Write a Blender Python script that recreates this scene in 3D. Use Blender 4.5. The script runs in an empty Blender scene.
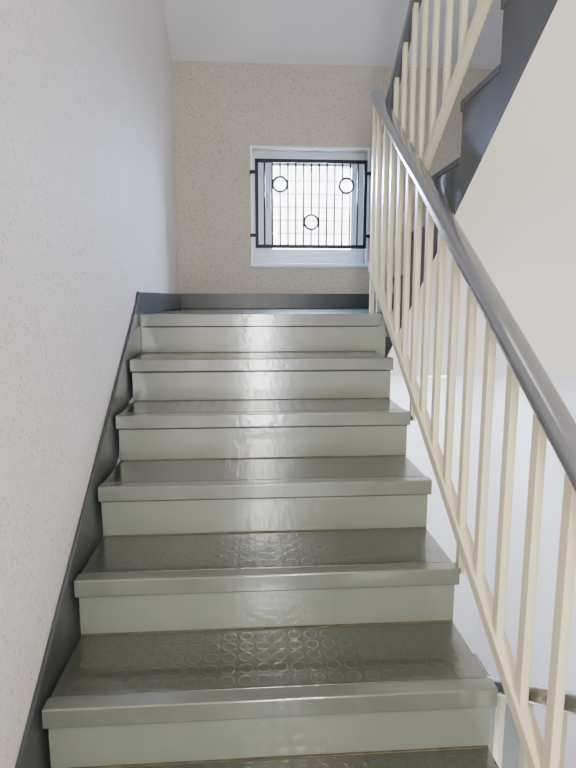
import bpy, bmesh, math
from mathutils import Vector, Matrix
OZ=1.563
C=bpy.context.scene.collection
# ------------------------------------------------------------------ materials
def new_mat(name):
    m=bpy.data.materials.new(name); m.use_nodes=True
    nt=m.node_tree; b=nt.nodes['Principled BSDF']
    return m,nt,b
def N(nt,t,**k):
    n=nt.nodes.new(t)
    for a,v in k.items(): setattr(n,a,v)
    return n
def paint(name,col,rough=.4,var=.08,nscale=6,bump=.05,bscale=60,spec=.5,metal=0,coat=0,crough=.12,cior=1.5):
    m,nt,b=new_mat(name)
    tc=N(nt,'ShaderNodeTexCoord')
    n=N(nt,'ShaderNodeTexNoise'); n.inputs['Scale'].default_value=nscale; n.inputs['Detail'].default_value=5
    nt.links.new(tc.outputs['Object'],n.inputs['Vector'])
    r=N(nt,'ShaderNodeValToRGB'); r.color_ramp.elements[0].position=.3; r.color_ramp.elements[1].position=.7
    r.color_ramp.elements[0].color=(*[c*(1-var) for c in col],1); r.color_ramp.elements[1].color=(*[min(1,c*(1+var)) for c in col],1)
    nt.links.new(n.outputs['Fac'],r.inputs['Fac']); nt.links.new(r.outputs['Color'],b.inputs['Base Color'])
    b.inputs['Roughness'].default_value=rough; b.inputs['Specular IOR Level'].default_value=spec; b.inputs['Metallic'].default_value=metal
    b.inputs['Coat Weight'].default_value=coat; b.inputs['Coat Roughness'].default_value=crough; b.inputs['Coat IOR'].default_value=cior
    n2=N(nt,'ShaderNodeTexNoise'); n2.inputs['Scale'].default_value=bscale; n2.inputs['Detail'].default_value=3
    nt.links.new(tc.outputs['Object'],n2.inputs['Vector'])
    bp=N(nt,'ShaderNodeBump'); bp.inputs['Strength'].default_value=bump; bp.inputs['Distance'].default_value=.01
    nt.links.new(n2.outputs['Fac'],bp.inputs['Height']); nt.links.new(bp.outputs['Normal'],b.inputs['Normal'])
    nt.links.new(bp.outputs['Normal'],b.inputs['Coat Normal'])
    return m
def wallpaper(name,col,speck,amount=.60,bump=.5,scale=95):
    m,nt,b=new_mat(name)
    tc=N(nt,'ShaderNodeTexCoord')
    n=N(nt,'ShaderNodeTexNoise'); n.inputs['Scale'].default_value=scale; n.inputs['Detail'].default_value=4; n.inputs['Roughness'].default_value=.65
    nt.links.new(tc.outputs['Object'],n.inputs['Vector'])
    r=N(nt,'ShaderNodeValToRGB'); e=r.color_ramp.elements
    e[0].position=amount; e[0].color=(*col,1); e[1].position=amount+.06; e[1].color=(*speck,1)
    nt.links.new(n.outputs['Fac'],r.inputs['Fac'])
    big=N(nt,'ShaderNodeTexNoise'); big.inputs['Scale'].default_value=2.0
    nt.links.new(tc.outputs['Object'],big.inputs['Vector'])
    mr=N(nt,'ShaderNodeMapRange'); mr.inputs['To Min'].default_value=.92; mr.inputs['To Max'].default_value=1.07
    nt.links.new(big.outputs['Fac'],mr.inputs['Value'])
    mx=N(nt,'ShaderNodeVectorMath',operation='SCALE')
    nt.links.new(r.outputs['Color'],mx.inputs[0]); nt.links.new(mr.outputs['Result'],mx.inputs['Scale'])
    nt.links.new(mx.outputs[0],b.inputs['Base Color'])
    b.inputs['Roughness'].default_value=.6; b.inputs['Specular IOR Level'].default_value=.35
    bp=N(nt,'ShaderNodeBump'); bp.inputs['Strength'].default_value=bump; bp.inputs['Distance'].default_value=.008
    nt.links.new(n.outputs['Fac'],bp.inputs['Height']); nt.links.new(bp.outputs['Normal'],b.inputs['Normal'])
    return m
def studs(name,col,ring,cell=.049,rough=.3):
    m,nt,b=new_mat(name)
    tc=N(nt,'ShaderNodeTexCoord'); sp=N(nt,'ShaderNodeSeparateXYZ'); nt.links.new(tc.outputs['Object'],sp.inputs[0])
    outs=[]
    for a in 'XY':
        d=N(nt,'ShaderNodeMath',operation='DIVIDE'); d.inputs[1].default_value=cell; nt.links.new(sp.outputs[a],d.inputs[0])
        f=N(nt,'ShaderNodeMath',operation='FRACT'); nt.links.new(d.outputs[0],f.inputs[0])
        s=N(nt,'ShaderNodeMath',operation='SUBTRACT'); s.inputs[1].default_value=.5; nt.links.new(f.outputs[0],s.inputs[0])
        outs.append(s)
    cb=N(nt,'ShaderNodeCombineXYZ'); nt.links.new(outs[0].outputs[0],cb.inputs[0]); nt.links.new(outs[1].outputs[0],cb.inputs[1])
    ln=N(nt,'ShaderNodeVectorMath',operation='LENGTH'); nt.links.new(cb.outputs[0],ln.inputs[0])
    r=N(nt,'ShaderNodeValToRGB'); e=r.color_ramp.elements
    e[0].position=.0; e[0].color=(.2,.2,.2,1); e[1].position=.31; e[1].color=(.2,.2,.2,1)
    for p,v in ((.35,1),(.40,1),(.45,0)):
        k=e.new(p); k.color=(v,v,v,1)
    nt.links.new(ln.outputs['Value'],r.inputs['Fac'])
    nz=N(nt,'ShaderNodeTexNoise'); nz.inputs['Scale'].default_value=5; nz.inputs['Detail'].default_value=6; nt.links.new(tc.outputs['Object'],nz.inputs['Vector'])
    nr=N(nt,'ShaderNodeMapRange'); nr.inputs['From Min'].default_value=.3; nr.inputs['From Max'].default_value=.7; nr.inputs['To Min'].default_value=.2; nt.links.new(nz.outputs['Fac'],nr.inputs['Value'])
    mul=N(nt,'ShaderNodeMath',operation='MULTIPLY'); nt.links.new(r.outputs['Color'],mul.inputs[0]); nt.links.new(nr.outputs['Result'],mul.inputs[1])
    mx=N(nt,'ShaderNodeMix',data_type='RGBA'); mx.inputs[6].default_value=(*col,1); mx.inputs[7].default_value=(*ring,1)
    nt.links.new(mul.outputs[0],mx.inputs[0]); nt.links.new(mx.outputs[2],b.inputs['Base Color'])
    b.inputs['Roughness'].default_value=rough; b.inputs['Specular IOR Level'].default_value=.6
    b.inputs['Coat Weight'].default_value=1; b.inputs['Coat Roughness'].default_value=.09; b.inputs['Coat IOR'].default_value=1.72
    bp=N(nt,'ShaderNodeBump'); bp.inputs['Strength'].default_value=.24; bp.inputs['Distance'].default_value=.001
    nt.links.new(r.outputs['Color'],bp.inputs['Height'])
    bp2=N(nt,'ShaderNodeBump'); bp2.inputs['Strength'].default_value=.10; bp2.inputs['Distance'].default_value=.01
    n3=N(nt,'ShaderNodeTexNoise'); n3.inputs['Scale'].default_value=22; nt.links.new(tc.outputs['Object'],n3.inputs['Vector'])
    nt.links.new(n3.outputs['Fac'],bp2.inputs['Height']); nt.links.new(bp.outputs['Normal'],bp2.inputs['Normal'])
    nt.links.new(bp2.outputs['Normal'],b.inputs['Normal']); nt.links.new(bp2.outputs['Normal'],b.inputs['Coat Normal'])
    return m
M_wall_l=wallpaper('wallpaper_pale',(.83,.76,.71),(.60,.51,.44),.58,.9,90)
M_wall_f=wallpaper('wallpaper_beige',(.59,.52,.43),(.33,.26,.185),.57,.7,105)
M_white=paint('plaster_white',(.88,.88,.91),.7,.02,3,.08,80,.3)
M_ceil=paint('ceiling_white',(.84,.80,.78),.8,.02,3,.1,60,.2)
M_soffit=paint('soffit_cream',(.88,.80,.70),.75,.03,4,.3,70,.25)
M_riser=paint('riser_paint',(.180,.197,.155),.3,.07,5,.06,22,.5,0,1,.11,1.8)
M_nose=paint('nosing_paint',(.120,.130,.105),.28,.12,8,.06,30,.55,0,1,.11,1.8)
M_tread=paint('tread_paint',(.065,.069,.053),.3,.15,8,.08,40,.55,0,1,.10,1.65)
M_mat=studs('stud_rubber',(.050,.053,.039),(.078,.079,.062))
M_dark=paint('dark_grey_paint',(.08,.085,.095),.45,.12,7,.08,40,.4)
M_skirt=paint('skirt_grey_paint',(.050,.054,.055),.30,.2,7,.1,30,.45)
M_cream=paint('cream_enamel',(.85,.75,.52),.35,.03,5,.04,50,.5)
M_hand=paint('handrail_pvc',(.15,.155,.172),.24,.06,10,.02,90,.6,.1,.9,.12,1.55)
M_iron=paint('black_iron',(.012,.012,.018),.45,.1,20,.1,100,.4)
M_pvc=paint('window_pvc',(.80,.85,.95),.3,.01,3,.01,20,.5)
M_dirt=paint('brown_sealant',(.12,.10,.06),.6,.3,30,.2,60,.3)
M_gapshade=paint('nosing_joint_shade',(.035,.035,.03),.6,.4,40,.2,60,.3)  # near-black paint for the joint line, doubling as shadow below the nosing
M_floor=paint('floor_grey',(.22,.22,.20),.3,.1,5,.05,30,.5)
M_lampmetal=paint('lamp_white_metal',(.7,.7,.7),.4,.01,3,.01,20,.5)
# glass
m=bpy.data.materials.new('window_glass'); m.use_nodes=True; nt=m.node_tree; nt.nodes.clear()
o=N(nt,'ShaderNodeOutputMaterial'); t=N(nt,'ShaderNodeBsdfTransparent'); g=N(nt,'ShaderNodeBsdfGlossy'); g.inputs['Roughness'].default_value=.02
x=N(nt,'ShaderNodeMixShader'); x.inputs[0].default_value=.05
nt.links.new(t.outputs[0],x.inputs[1]); nt.links.new(g.outputs[0],x.inputs[2]); nt.links.new(x.outputs[0],o.inputs[0]); M_glass=m
# siding
m,nt,b=new_mat('outdoor_siding'); tc=N(nt,'ShaderNodeTexCoord'); br=N(nt,'ShaderNodeTexBrick')
mp=N(nt,'ShaderNodeMapping'); mp.inputs['Rotation'].default_value=(math.radians(90),0,0)
nt.links.new(tc.outputs['Object'],mp.inputs['Vector']); nt.links.new(mp.outputs[0],br.inputs['Vector'])
br.inputs['Color1'].default_value=(.82,.79,.77,1); br.inputs['Color2'].default_value=(.74,.68,.66,1); br.inputs['Mortar'].default_value=(.46,.34,.31,1)
br.inputs['Scale'].default_value=1.5; br.inputs['Mortar Size'].default_value=.022; br.inputs['Brick Width'].default_value=6; br.inputs['Row Height'].default_value=.3
nt.links.new(br.outputs['Color'],b.inputs['Base Color']); b.inputs['Roughness'].default_value=.9; M_siding=m
m,nt,b=new_mat('lamp_diffuser'); b.inputs['Base Color'].default_value=(1,.95,.88,1); b.inputs['Emission Color'].default_value=(1,.93,.84,1); b.inputs['Emission Strength'].default_value=4; M_diff=m

# ------------------------------------------------------------------ mesh builder
class MB:
    def __init__(s,name,mats): s.bm=bmesh.new(); s.name=name; s.mats=mats
    def face(s,vs,mi):
        try:
            f=s.bm.faces.new(vs); f.material_index=mi; return f
        except ValueError: return None
    def box(s,x0,x1,y0,y1,z0,z1,mi=0):
        v=[s.bm.verts.new((x,y,z+OZ)) for x in (x0,x1) for y in (y0,y1) for z in (z0,z1)]
        for q in ((0,1,3,2),(4,6,7,5),(0,4,5,1),(2,3,7,6),(0,2,6,4),(1,5,7,3)): s.face([v[i] for i in q],mi)
    def prism(s,poly,x0,x1,mi=0,fn=None):
        """poly in (y,z) extruded along x"""
        a=[s.bm.verts.new((x0,y,z+OZ)) for y,z in poly]; b=[s.bm.verts.new((x1,y,z+OZ)) for y,z in poly]
        fs=[s.face(a,mi),s.face(b[::-1],mi)]
        n=len(poly)
        for i in range(n): fs.append(s.face([a[i],b[i],b[(i+1)%n],a[(i+1)%n]],mi))
        fs=[f for f in fs if f]
        bmesh.ops.recalc_face_normals(s.bm,faces=fs)
        if fn:
            for f in fs:
                f.normal_update(); f.material_index=fn(f.normal)
    def sweep(s,pts,w,h,mi=0,seg=14,rnd=True,up=Vector((0,0,1)),sq=.7):
        P=[Vector((p[0],p[1],p[2]+OZ)) for p in pts]
        st=[]
        n=len(P)
        for i,p in enumerate(P):
            t=((P[min(i+1,n-1)]-p).normalized()+(p-P[max(i-1,0)]).normalized()) if 0<i<n-1 else (P[1]-P[0] if i==0 else P[-1]-P[-2])
            t.normalize(); st.append((p,t,1.0))
        if rnd:
            p,t,_=st[0]; r=h*.5
            st=[(p-t*r*math.sin(a),t,math.cos(a)) for a in (1.35,1.0,.5)]+st
            p,t,_=st[-1]
            st=st+[(p+t*r*math.sin(a),t,math.cos(a)) for a in (.5,1.0,1.35)]
        rings=[]
        for p,t,k in st:
            r=t.cross(up)
            if r.length<1e-3: r=Vector((1,0,0))
            r.normalize(); u=r.cross(t).normalized(); ring=[]
            for j in range(seg):
                a=2*math.pi*j/seg; c,si=math.cos(a),math.sin(a)
                cx=math.copysign(abs(c)**sq,c); cy=math.copysign(abs(si)**sq,si)
                ring.append(s.bm.verts.new(p+r*cx*w*.5*k+u*cy*h*.5*k))
            rings.append(ring)
        for a,b in zip(rings,rings[1:]):
            for j in range(seg):
                f=s.face([a[j],a[(j+1)%seg],b[(j+1)%seg],b[j]],mi)
                if f: f.smooth=True
        s.face(rings[0][::-1],mi); s.face(rings[-1],mi)
    def done(s,bevel=0,parent=None):
        bmesh.ops.recalc_face_normals(s.bm,faces=s.bm.faces[:])
        me=bpy.data.meshes.new(s.name); s.bm.to_mesh(me); s.bm.free()
        for m in s.mats: me.materials.append(m)
        o=bpy.data.objects.new(s.name,me); C.objects.link(o)
        if bevel:
            b=o.modifiers.new('bevel','BEVEL'); b.width=bevel; b.segments=2; b.limit_method='ANGLE'; b.angle_limit=.6
        if parent: o.parent=parent
        return o
def empty(name):
    e=bpy.data.objects.new(name,None); C.objects.link(e); return e

# ------------------------------------------------------------------ dimensions
XL,XR=-.527,.633
G,RZ=.2892,.1866
Y0,Z0=1.2725,-1.003
def ny(k): return Y0+G*k
def nz(k): return Z0+RZ*k
YL,ZL=ny(5),nz(5)             # landing nosing
FZ=nz(-3)                      # floor
SL=RZ/G
WLX=-.548; WRX=1.93; YF=4.33; YB=-1.7
LB=ZL-.365                      # landing underside
UX=.730                         # upper/lower flight inner edge
UY=2.865                        # first riser of upper flight
BK=.32
TOPZ=ZL+8*RZ; TOPY=UY-7*G
LOWZ=FZ-8*RZ; LOWY=.70

# ------------------------------------------------------------------ room shell
def ceil_z(y): return 1.70+.5*(YF-y)
w=MB('wall_left',[M_wall_l]); w.box(WLX-.15,WLX,YB-.15,YF+.2,LOWZ-.2,4.6); w.done()
w=MB('wall_right',[M_white]); w.box(WRX,WRX+.15,YB-.15,YF+.2,LOWZ-.2,4.6); w.done()
nx0,nx1,nz0,nz1=-.17,.49,FZ+.02,1.05   # unseen glazed door added behind the viewer to put highlights on risers
w=MB('wall_near',[M_wall_l])
w.box(WLX,nx0,YB-.15,YB,LOWZ-.2,4.6); w.box(nx1,WRX,YB-.15,YB,LOWZ-.2,4.6); w.box(nx0,nx1,YB-.15,YB,LOWZ-.2,nz0); w.box(nx0,nx1,YB-.15,YB,nz1,4.6); w.done()
wx0,wx1,wz0,wz1=.018,.885,.262,1.112
w=MB('wall_far',[M_wall_f,M_white])
def wall_rects(x0,x1,z0,z1,hx0,hx1,hz0,hz1,mi):
    y0,y1=YF,YF+.2
    w.box(x0,hx0,y0,y1,z0,z1,mi); w.box(hx1,x1,y0,y1,z0,z1,mi)
    w.box(hx0,hx1,y0,y1,z0,hz0,mi); w.box(hx0,hx1,y0,y1,hz1,z1,mi)
wall_rects(WLX,WRX,LB+.1,4.6,wx0,wx1,wz0,wz1,0)
w.box(WLX,WRX,YF,YF+.2,LOWZ-.2,LB+.1,1)
w.done()
w=MB('ceiling',[M_ceil]); yk=.6
w.prism([(YF,ceil_z(YF)),(yk,ceil_z(yk)),(YB,ceil_z(yk)),(YB,ceil_z(yk)+.15),(yk,ceil_z(yk)+.15),(YF,ceil_z(YF)+.15)],WLX+.001,WRX-.001); w.done()
w=MB('floor',[M_floor,M_soffit]); w.box(WLX+.002,.69,YB+.002,ny(-2)+.02,FZ-.25,FZ); w.box(.69,WRX-.002,YB+.002,LOWY-.001,FZ-.25,FZ); w.done()
w=MB('floor_upper',[M_floor]); w.box(WLX+.002,WRX-.002,YB+.002,TOPY-.001,TOPZ-.22,TOPZ); w.done()
w=MB('floor_lower_landing',[M_floor]); w.box(WLX+.002,WRX-.002,LOWY+7*G+.001,YF-.002,LOWZ-.2,LOWZ); w.done()
w=MB('floor_landing',[M_tread,M_soffit,M_nose,M_riser,M_mat,M_gapshade])
def fl(n): return 0 if n.z>.5 else (3 if n.y<-.5 else 1)
w.prism([(YL+.025,LB),(YF-.002,LB),(YF-.002,ZL),(YL+.025,ZL)],WLX+.002,UX-.06,0,fl)
w.prism([(UY+BK,LB),(YF-.002,LB),(YF-.002,ZL),(UY+BK,ZL)],UX-.059,WRX-.002,0,fl)
w.prism([(UY-.0,ZL-.12),(UY+BK,ZL-.12),(UY+BK,ZL),(UY,ZL)],UX-.059,WRX-.002,0,fl)
w.box(XL,XR+.01,YL,YL+.05,ZL-.056,ZL+.002,2)
w.box(XL+.004,XR,YL+.014,YL+.024,ZL-.061,ZL-.056,5)
w.box(XL+.03,1.86,YL+.06,YF-.03,ZL,ZL+.003,4)
w.done(.002)

# ------------------------------------------------------------------ staircases
w=MB('staircase',[M_riser,M_tread,M_dark,M_soffit,M_nose,M_mat,M_dirt,M_gapshade])
poly=[(ny(-2)+.022,FZ)]
for k in range(-2,5):
    poly.append((ny(k)+.022,nz(k)-.002)); poly.append((ny(k+1)+.022,nz(k)-.002))
poly.append((ny(5)+.022,LB+.01))
poly.append((ny(5)-.05,LB+.01)); 
sy=ny(-2)+.25; poly.append((sy,FZ+.001))
def fn(n):
    if abs(n.x)>.5: return 2
    if n.y<-.9: return 0
    if n.z>.5: return 1
    return 3
w.prism(poly,XL+.004,XR-.006,0,fn)
for k in range(-2,5):
    y,z=ny(k),nz(k)
    w.prism([(y,z-.050),(y,z-.003),(y+.003,z),(y+.045,z),(y+.045,z-.054),(y+.003,z-.054)],XL,XR,4)
    w.box(XL+.006,XR-.008,y+.013,y+.0215,z-.059,z-.0545,7)  # thin dark strip painting in the overhang shade under each nose
    w.box(XL+.02,XR-.015,y+.045,ny(k+1)+.021,z-.004,z+.0012,5)
    w.box(XL+.006,XR-.008,ny(k+1)+.016,ny(k+1)+.023,z-.002,z+.004,6)
w.box(XL+.006,XR-.008,ny(-2)+.014,ny(-2)+.0215,FZ+.0005,FZ+.007,6)
w.done(.0012)
w=MB('staircase',[M_riser,M_tread,M_dark,M_soffit,M_nose,M_mat])
def fn2(n):
    if abs(n.x)>.5: return 2
    if abs(n.y)>.9: return 0
    if n.z>.5: return 1
    return 3
def sof(y): return max(LB,ZL+RZ+(UY-y)*SL-.372)
ye=UY-(LB-(ZL+RZ-.372))/SL
# each tread column is a convex prism
for j in range(1,8):
    y=UY-G*(j-1)-.02; z=ZL+RZ*j-.002
    w.prism([(y-G,sof(y-G)),(y,sof(y)),(y,z),(y-G,z)],UX,WRX-.003,2,fn2)
w.prism([(UY-.02,sof(UY-.02)),(ye,LB),(UY+BK-.001,LB),(UY+BK-.001,ZL-.121),(UY-.02,ZL-.121)],UX,WRX-.003,2,fn2)
for j in range(1,9):
    y,z=UY-G*(j-1),ZL+RZ*j
    w.box(UX-.004,WRX-.004,y-.045,y-.008,z-.035,z,2)
    if j<8: w.box(UX-.003,WRX-.004,y-G-.02,y-.045,z-.02,z+.001,2)
w.done(0)
# lower flight (descends away from the viewer)
w=MB('staircase',[M_riser,M_tread,M_dark,M_soffit,M_nose])
for i in range(7):
    y=LOWY+G*i; z=FZ-RZ*(i+1)
    w.prism([(y,z-.22+RZ*.4),(y,z),(y+G,z),(y+G,z-.22-RZ*.6)],UX,WRX-.003,2,fn2)
    w.box(UX-.004,WRX-.004,y,y+.02,z,z+RZ-.04,0)
    w.box(UX-.008,WRX-.004,y-.0,y+.03,z+RZ-.05,z+RZ-.001,4)
w.done(0)

# ------------------------------------------------------------------ railings
def sheared(w,x0,x1,ya,za,yb,zb,h,mi):
    w.prism([(ya,za-h/2),(yb,zb-h/2),(yb,zb+h/2),(ya,za+h/2)],x0,x1,mi)
def our(y): return nz(5)+(y-YL)*SL
def upp(y): return ZL+RZ+(UY-y)*SL
RX=.662
e=empty('stair_railing')
ya,yb=.62,3.06
def HH(y): return .823+.085*(y-1.1)/1.95
w=MB('bottom_bar',[M_cream]); sheared(w,RX-.02,RX+.02,ya,our(ya)+.035,yb,our(yb)+.035,.05,0); w.done(.004,e)
w=MB('balusters',[M_cream])
y=1.21-.1446*4
while y<3.0:
    if y>ya+.005: w.box(RX-.011,RX+.011,y-.017,y+.017,our(y)+.05,our(y)+HH(y)-.02)
    y+=.1446
w.box(RX-.014,RX+.014,yb-.03,yb,our(yb)+.03,our(yb)+HH(yb)-.02)
w.done(.003,e)
w=MB('fixing_brackets',[M_cream,M_dark])
for k in (-1,1,3):
    w.box(XR-.005,RX,ny(k)+.06,ny(k)+.09,nz(k)-.05,nz(k)-.025,1); w.box(RX-.01,RX+.01,ny(k)+.06,ny(k)+.09,nz(k)-.05,our(ny(k)+.07)+.02,0)
w.box(RX-.012,RX+.012,yb-.03,yb,ZL+.002,our(yb)+.03,0)
w.box(RX-.015,RX+.015,ya,ya+.03,FZ+.001,our(ya)+HH(ya)-.02,0)
w.done(.002,e)
w=MB('handrail',[M_hand])
P=lambda x,y,d=0:(x,y,our(y)+HH(y)+d)
w.sweep([P(RX,.56),P(RX,1.5),P(RX,3.06),P(RX+.012,3.10,-.01),P(RX+.03,3.115,-.04)],.064,.052,0,18)
w.done(0,e)
UXR=.708
e=empty('stair_railing')
ya,yb=.86,3.09
w=MB('bottom_bar',[M_cream]); sheared(w,UXR-.016,UXR+.010,ya,upp(ya)+.05,yb,upp(yb)+.05,.05,0); w.done(.004,e)
w=MB('balusters',[M_cream]); y=.93
while y<3.0:
    w.box(UXR-.011,UXR+.009,y-.014,y+.014,upp(y)+.06,upp(y)+.9); y+=.1446
w.box(UXR-.014,UXR+.009,yb-.03,yb,ZL+.004,upp(yb)+.9); w.box(UXR-.01,UXR+.009,ya,ya+.03,TOPZ+.002,upp(ya)+.9)
w.done(.003,e)
w=MB('handrail',[M_hand]); w.sweep([(UXR,.80,upp(.8)+.915),(UXR,2,upp(2)+.915),(UXR,3.10,upp(3.10)+.915)],.05,.044,0,16); w.done(0,e)
# lower flight railing
e=empty('stair_railing'); LX=.706
lr=lambda y:-.645*y-.195
w=MB('handrail',[M_hand]); w.sweep([(LX,.74,lr(.74)),(LX,1.5,lr(1.5)),(LX,2.70,lr(2.70))],.042,.045,0,14); w.done(0,e)
w=MB('bottom_bar',[M_cream]); sheared(w,LX-.012,LX+.012,.80,lr(.80)-.84,2.68,lr(2.68)-.84,.045,0); w.done(.003,e)
w=MB('balusters',[M_cream,M_dark]); y=.82
while y<2.65:
    w.box(LX-.009,LX+.009,y-.013,y+.013,lr(y)-.83,lr(y)-.01,0); y+=.1446
w.box(LX-.011,LX+.011,2.65,2.68,LOWZ+.001,lr(2.66)-.01)
w.done(.003,e)

# ------------------------------------------------------------------ skirting
w=MB('baseboard_left',[M_skirt])
t0,t1=WLX+.001,WLX+.014
pa=.62
def sk(y): return our(y)+.045
w.prism([(pa,FZ+.002),(pa,FZ+.12),(ny(-2)-.12,FZ+.12),(YL-.03,sk(YL-.03)+.03) ,(YL+.02,ZL+.11),(YF-.016,ZL+.115),(YF-.016,ZL+.004),(YL+.02,ZL+.004),(YL-.0,LB),(YL-.3,LB),(ny(-2)+.3,FZ+.002)],t0,t1); w.done(.003)
w=MB('baseboard_far',[M_skirt]); w.box(WLX+.002,WRX-.002,YF-.014,YF-.001,ZL+.004,ZL+.118); w.done(.003)

# ------------------------------------------------------------------ windows
def window(name,x0,x1,z0,z1,lf,Y=YF,s=1):
    e=empty(name)
    w=MB('frame',[M_pvc])
    def bx(a,b,ya,yb,c,d):
        ya,yb=Y+s*ya,Y+s*yb; w.box(a,b,min(ya,yb),max(ya,yb),c,d)
    def fr(a,b,c,d,tl,tr,tb,tt,ya,yb):
        bx(a,a+tl,ya,yb,c,d); bx(b-tr,b,ya,yb,c,d); bx(a+tl,b-tr,ya,yb,c,c+tb); bx(a+tl,b-tr,ya,yb,d-tt,d)
    fr(x0+.001,x1-.001,z0+.001,z1-.001,lf,.06,.07,.06,.07,.13)
    fr(x0+lf,x1-.06,z0+.07,z1-.06,.05,.05,.055,.05,.055,.11)
    w.done(.004,e)
    w=MB('reveal_trim',[M_pvc])
    fr(x0-.016,x1+.016,z0-.016,z1+.016,.016,.016,.016,.016,-.008,-.001)
    bx(x0-.02,x1+.02,-.025,-.009,z0-.01,z0+.012); bx(x0+.001,x1-.001,-.009,.07,z0+.001,z0+.012)
    w.done(.003,e)
    w=MB('glass_pane',[M_glass]); bx(x0+lf+.04,x1-.1,.09,.096,z0+.11,z1-.1); w.done(0,e)
    return e
e=window('window_1',wx0,wx1,wz0,wz1,.10)
w=MB('handle',[M_lampmetal]); w.box(wx0+.115,wx0+.135,YF+.025,YF+.055,.68,.80); w.done(.004,e)
window('added_door_1',nx0,nx1,nz0,nz1,.05,YB,-1)  # added frame and pane around the riser highlight panel
# security grille
e=MB('window_grille',[M_iron])
gx0,gx1,gz0,gz1=.050,.865,.400,1.015; gy=YF-.04
def cyl(p,q,r,seg=8): e.sweep([p,q],2*r,2*r,0,seg,False,Vector((0,1,0)),1.0)
for z in (gz0,gz1): e.box(gx0,gx1,gy-.008,gy+.008,z-.013,z+.013)
for x in (gx0,gx1): e.box(x-.012,x+.012,gy-.008,gy+.008,gz0-.013,gz1+.013)
nb=14
xs=[gx0+(gx1-gx0)*i/(nb) for i in range(1,nb)]
rings=[(xs[2],gz1-.165),(xs[10]+.03,gz1-.17),(xs[6],gz0+.18)]
rr=.053
for i,x in enumerate(xs):
    segs=[(gz0,gz1)]
    for rx,rz in rings:
        d=abs(x-rx)
        if d<rr*.98:
            hh=math.sqrt(rr*rr-d*d); segs=[(gz0,rz-hh),(rz+hh,gz1)]
    for a,b in segs: cyl((x,gy,a),(x,gy,b),.0065)
for rx,rz in rings:
    n=28; R=[]
    for i in range(n):
        a=2*math.pi*i/n; rad=Vector((math.cos(a),0,math.sin(a)))
        p=Vector((rx+rr*math.cos(a),gy,rz+rr*math.sin(a)+OZ))
        R.append([e.bm.verts.new(p+rad*.009*math.cos(b)+Vector((0,1,0))*.009*math.sin(b)) for b in [2*math.pi*j/8 for j in range(8)]])
    for i in range(n):
        for j in range(8):
            e.face([R[i][j],R[i][(j+1)%8],R[(i+1)%n][(j+1)%8],R[(i+1)%n][j]],0)
for x,z in ((gx0,gz0+.08),(gx0,gz1-.08),(gx1,gz0+.08),(gx1,gz1-.08)):
    s=-1 if x==gx0 else 1
    e.box(min(x,x+s*.05),max(x,x+s*.05),gy-.004,gy+.004,z-.012,z+.012); e.box(min(x+s*.04,x+s*.05),max(x+s*.04,x+s*.05),gy,YF-.0005,z-.012,z+.012)
e.done()

# ------------------------------------------------------------------ outdoors
w=MB('neighbour_facade',[M_siding]); w.box(-6,8,9,9.2,-8,6); w.done()
# ------------------------------------------------------------------ lamps
def lamp(cx,cy,lz):
    e=empty('ceiling_lamp')
    w=MB('lamp_base',[M_lampmetal]); w.sweep([(cx,cy,lz-.03),(cx,cy,lz-.001)],.34,.34,0,32,False,Vector((0,1,0)),1); w.done(0,e)
    w=MB('lamp_shade',[M_diff]); w.sweep([(cx,cy,lz-.09),(cx,cy,lz-.031)],.28,.28,0,32,False,Vector((0,1,0)),1); w.done(.01,e)
lamp(.3,-.5,TOPZ-.22)
lamp(1.3,3.8,LB)  # unseen fixture added to go with the lower landing fill
def area(name,loc,tgt,sx,sy,power,col):
    l=bpy.data.lights.new(name,'AREA'); l.shape='RECTANGLE'; l.size=sx; l.size_y=sy; l.energy=power; l.color=col
    o=bpy.data.objects.new(name,l); C.objects.link(o); o.location=(loc[0],loc[1],loc[2]+OZ)
    d=Vector(tgt)-Vector(loc); o.rotation_euler=d.to_track_quat('-Z','Y').to_euler(); return o
area('riser_highlight_fill',(.10,YB-.07,-.25),(.10,2.5,-.25),.22,2.3,68,(1,.95,.87))  # added panel behind the viewer, gives the risers their central highlights
area('hall_lamp_light',(.3,-.5,TOPZ-.33),(.3,.6,-1.5),.28,.28,22,(1,.86,.72))
area('stairwell_fill',(.5,1.5,2.85),(.4,2.1,0),1.2,1.2,34,(.90,.94,1))  # added overhead fill for stairs and walls, no roof opening here
area('window_daylight',(.32,YF+.5,1.22),(-.1,2.2,-.2),.8,.7,700,(.46,.64,1))
area('lower_landing_fill',(1.3,3.8,LB-.1),(1.3,3.6,LOWZ),.5,.5,22,(.70,.82,1))  # added fill under the landing, used in place of a lower window
area('lower_hall_light',(1.3,1.7,-1.75),(1.2,4.3,-1.5),.7,.5,15,(.78,.87,1))
s=bpy.data.lights.new('sun','SUN'); s.energy=30; s.angle=.02; so=bpy.data.objects.new('sun',s); C.objects.link(so)
so.rotation_euler=Vector((.3,1,-.9)).to_track_quat('-Z','Y').to_euler(); so.location=(0,-4,9)
wd=bpy.data.worlds.new('world'); bpy.context.scene.world=wd; wd.use_nodes=True
bg=wd.node_tree.nodes['Background']; bg.inputs[0].default_value=(.72,.83,1,1); bg.inputs[1].default_value=9
# ------------------------------------------------------------------ camera
f=555.; th=math.atan(84/f); ps=math.atan(37/math.hypot(f,84))
F=Vector((math.sin(ps)*math.cos(th),math.cos(ps)*math.cos(th),-math.sin(th))); R=Vector((math.cos(ps),-math.sin(ps),0)); U=R.cross(F)
cd=bpy.data.cameras.new('camera'); co=bpy.data.objects.new('camera',cd); C.objects.link(co)
cd.sensor_fit='VERTICAL'; cd.sensor_height=36; cd.lens=f/768*36; cd.clip_start=.02
mat=Matrix((R,U,-F)).transposed().to_4x4(); mat.translation=Vector((0,0,OZ)); co.matrix_world=mat
bpy.context.scene.camera=co
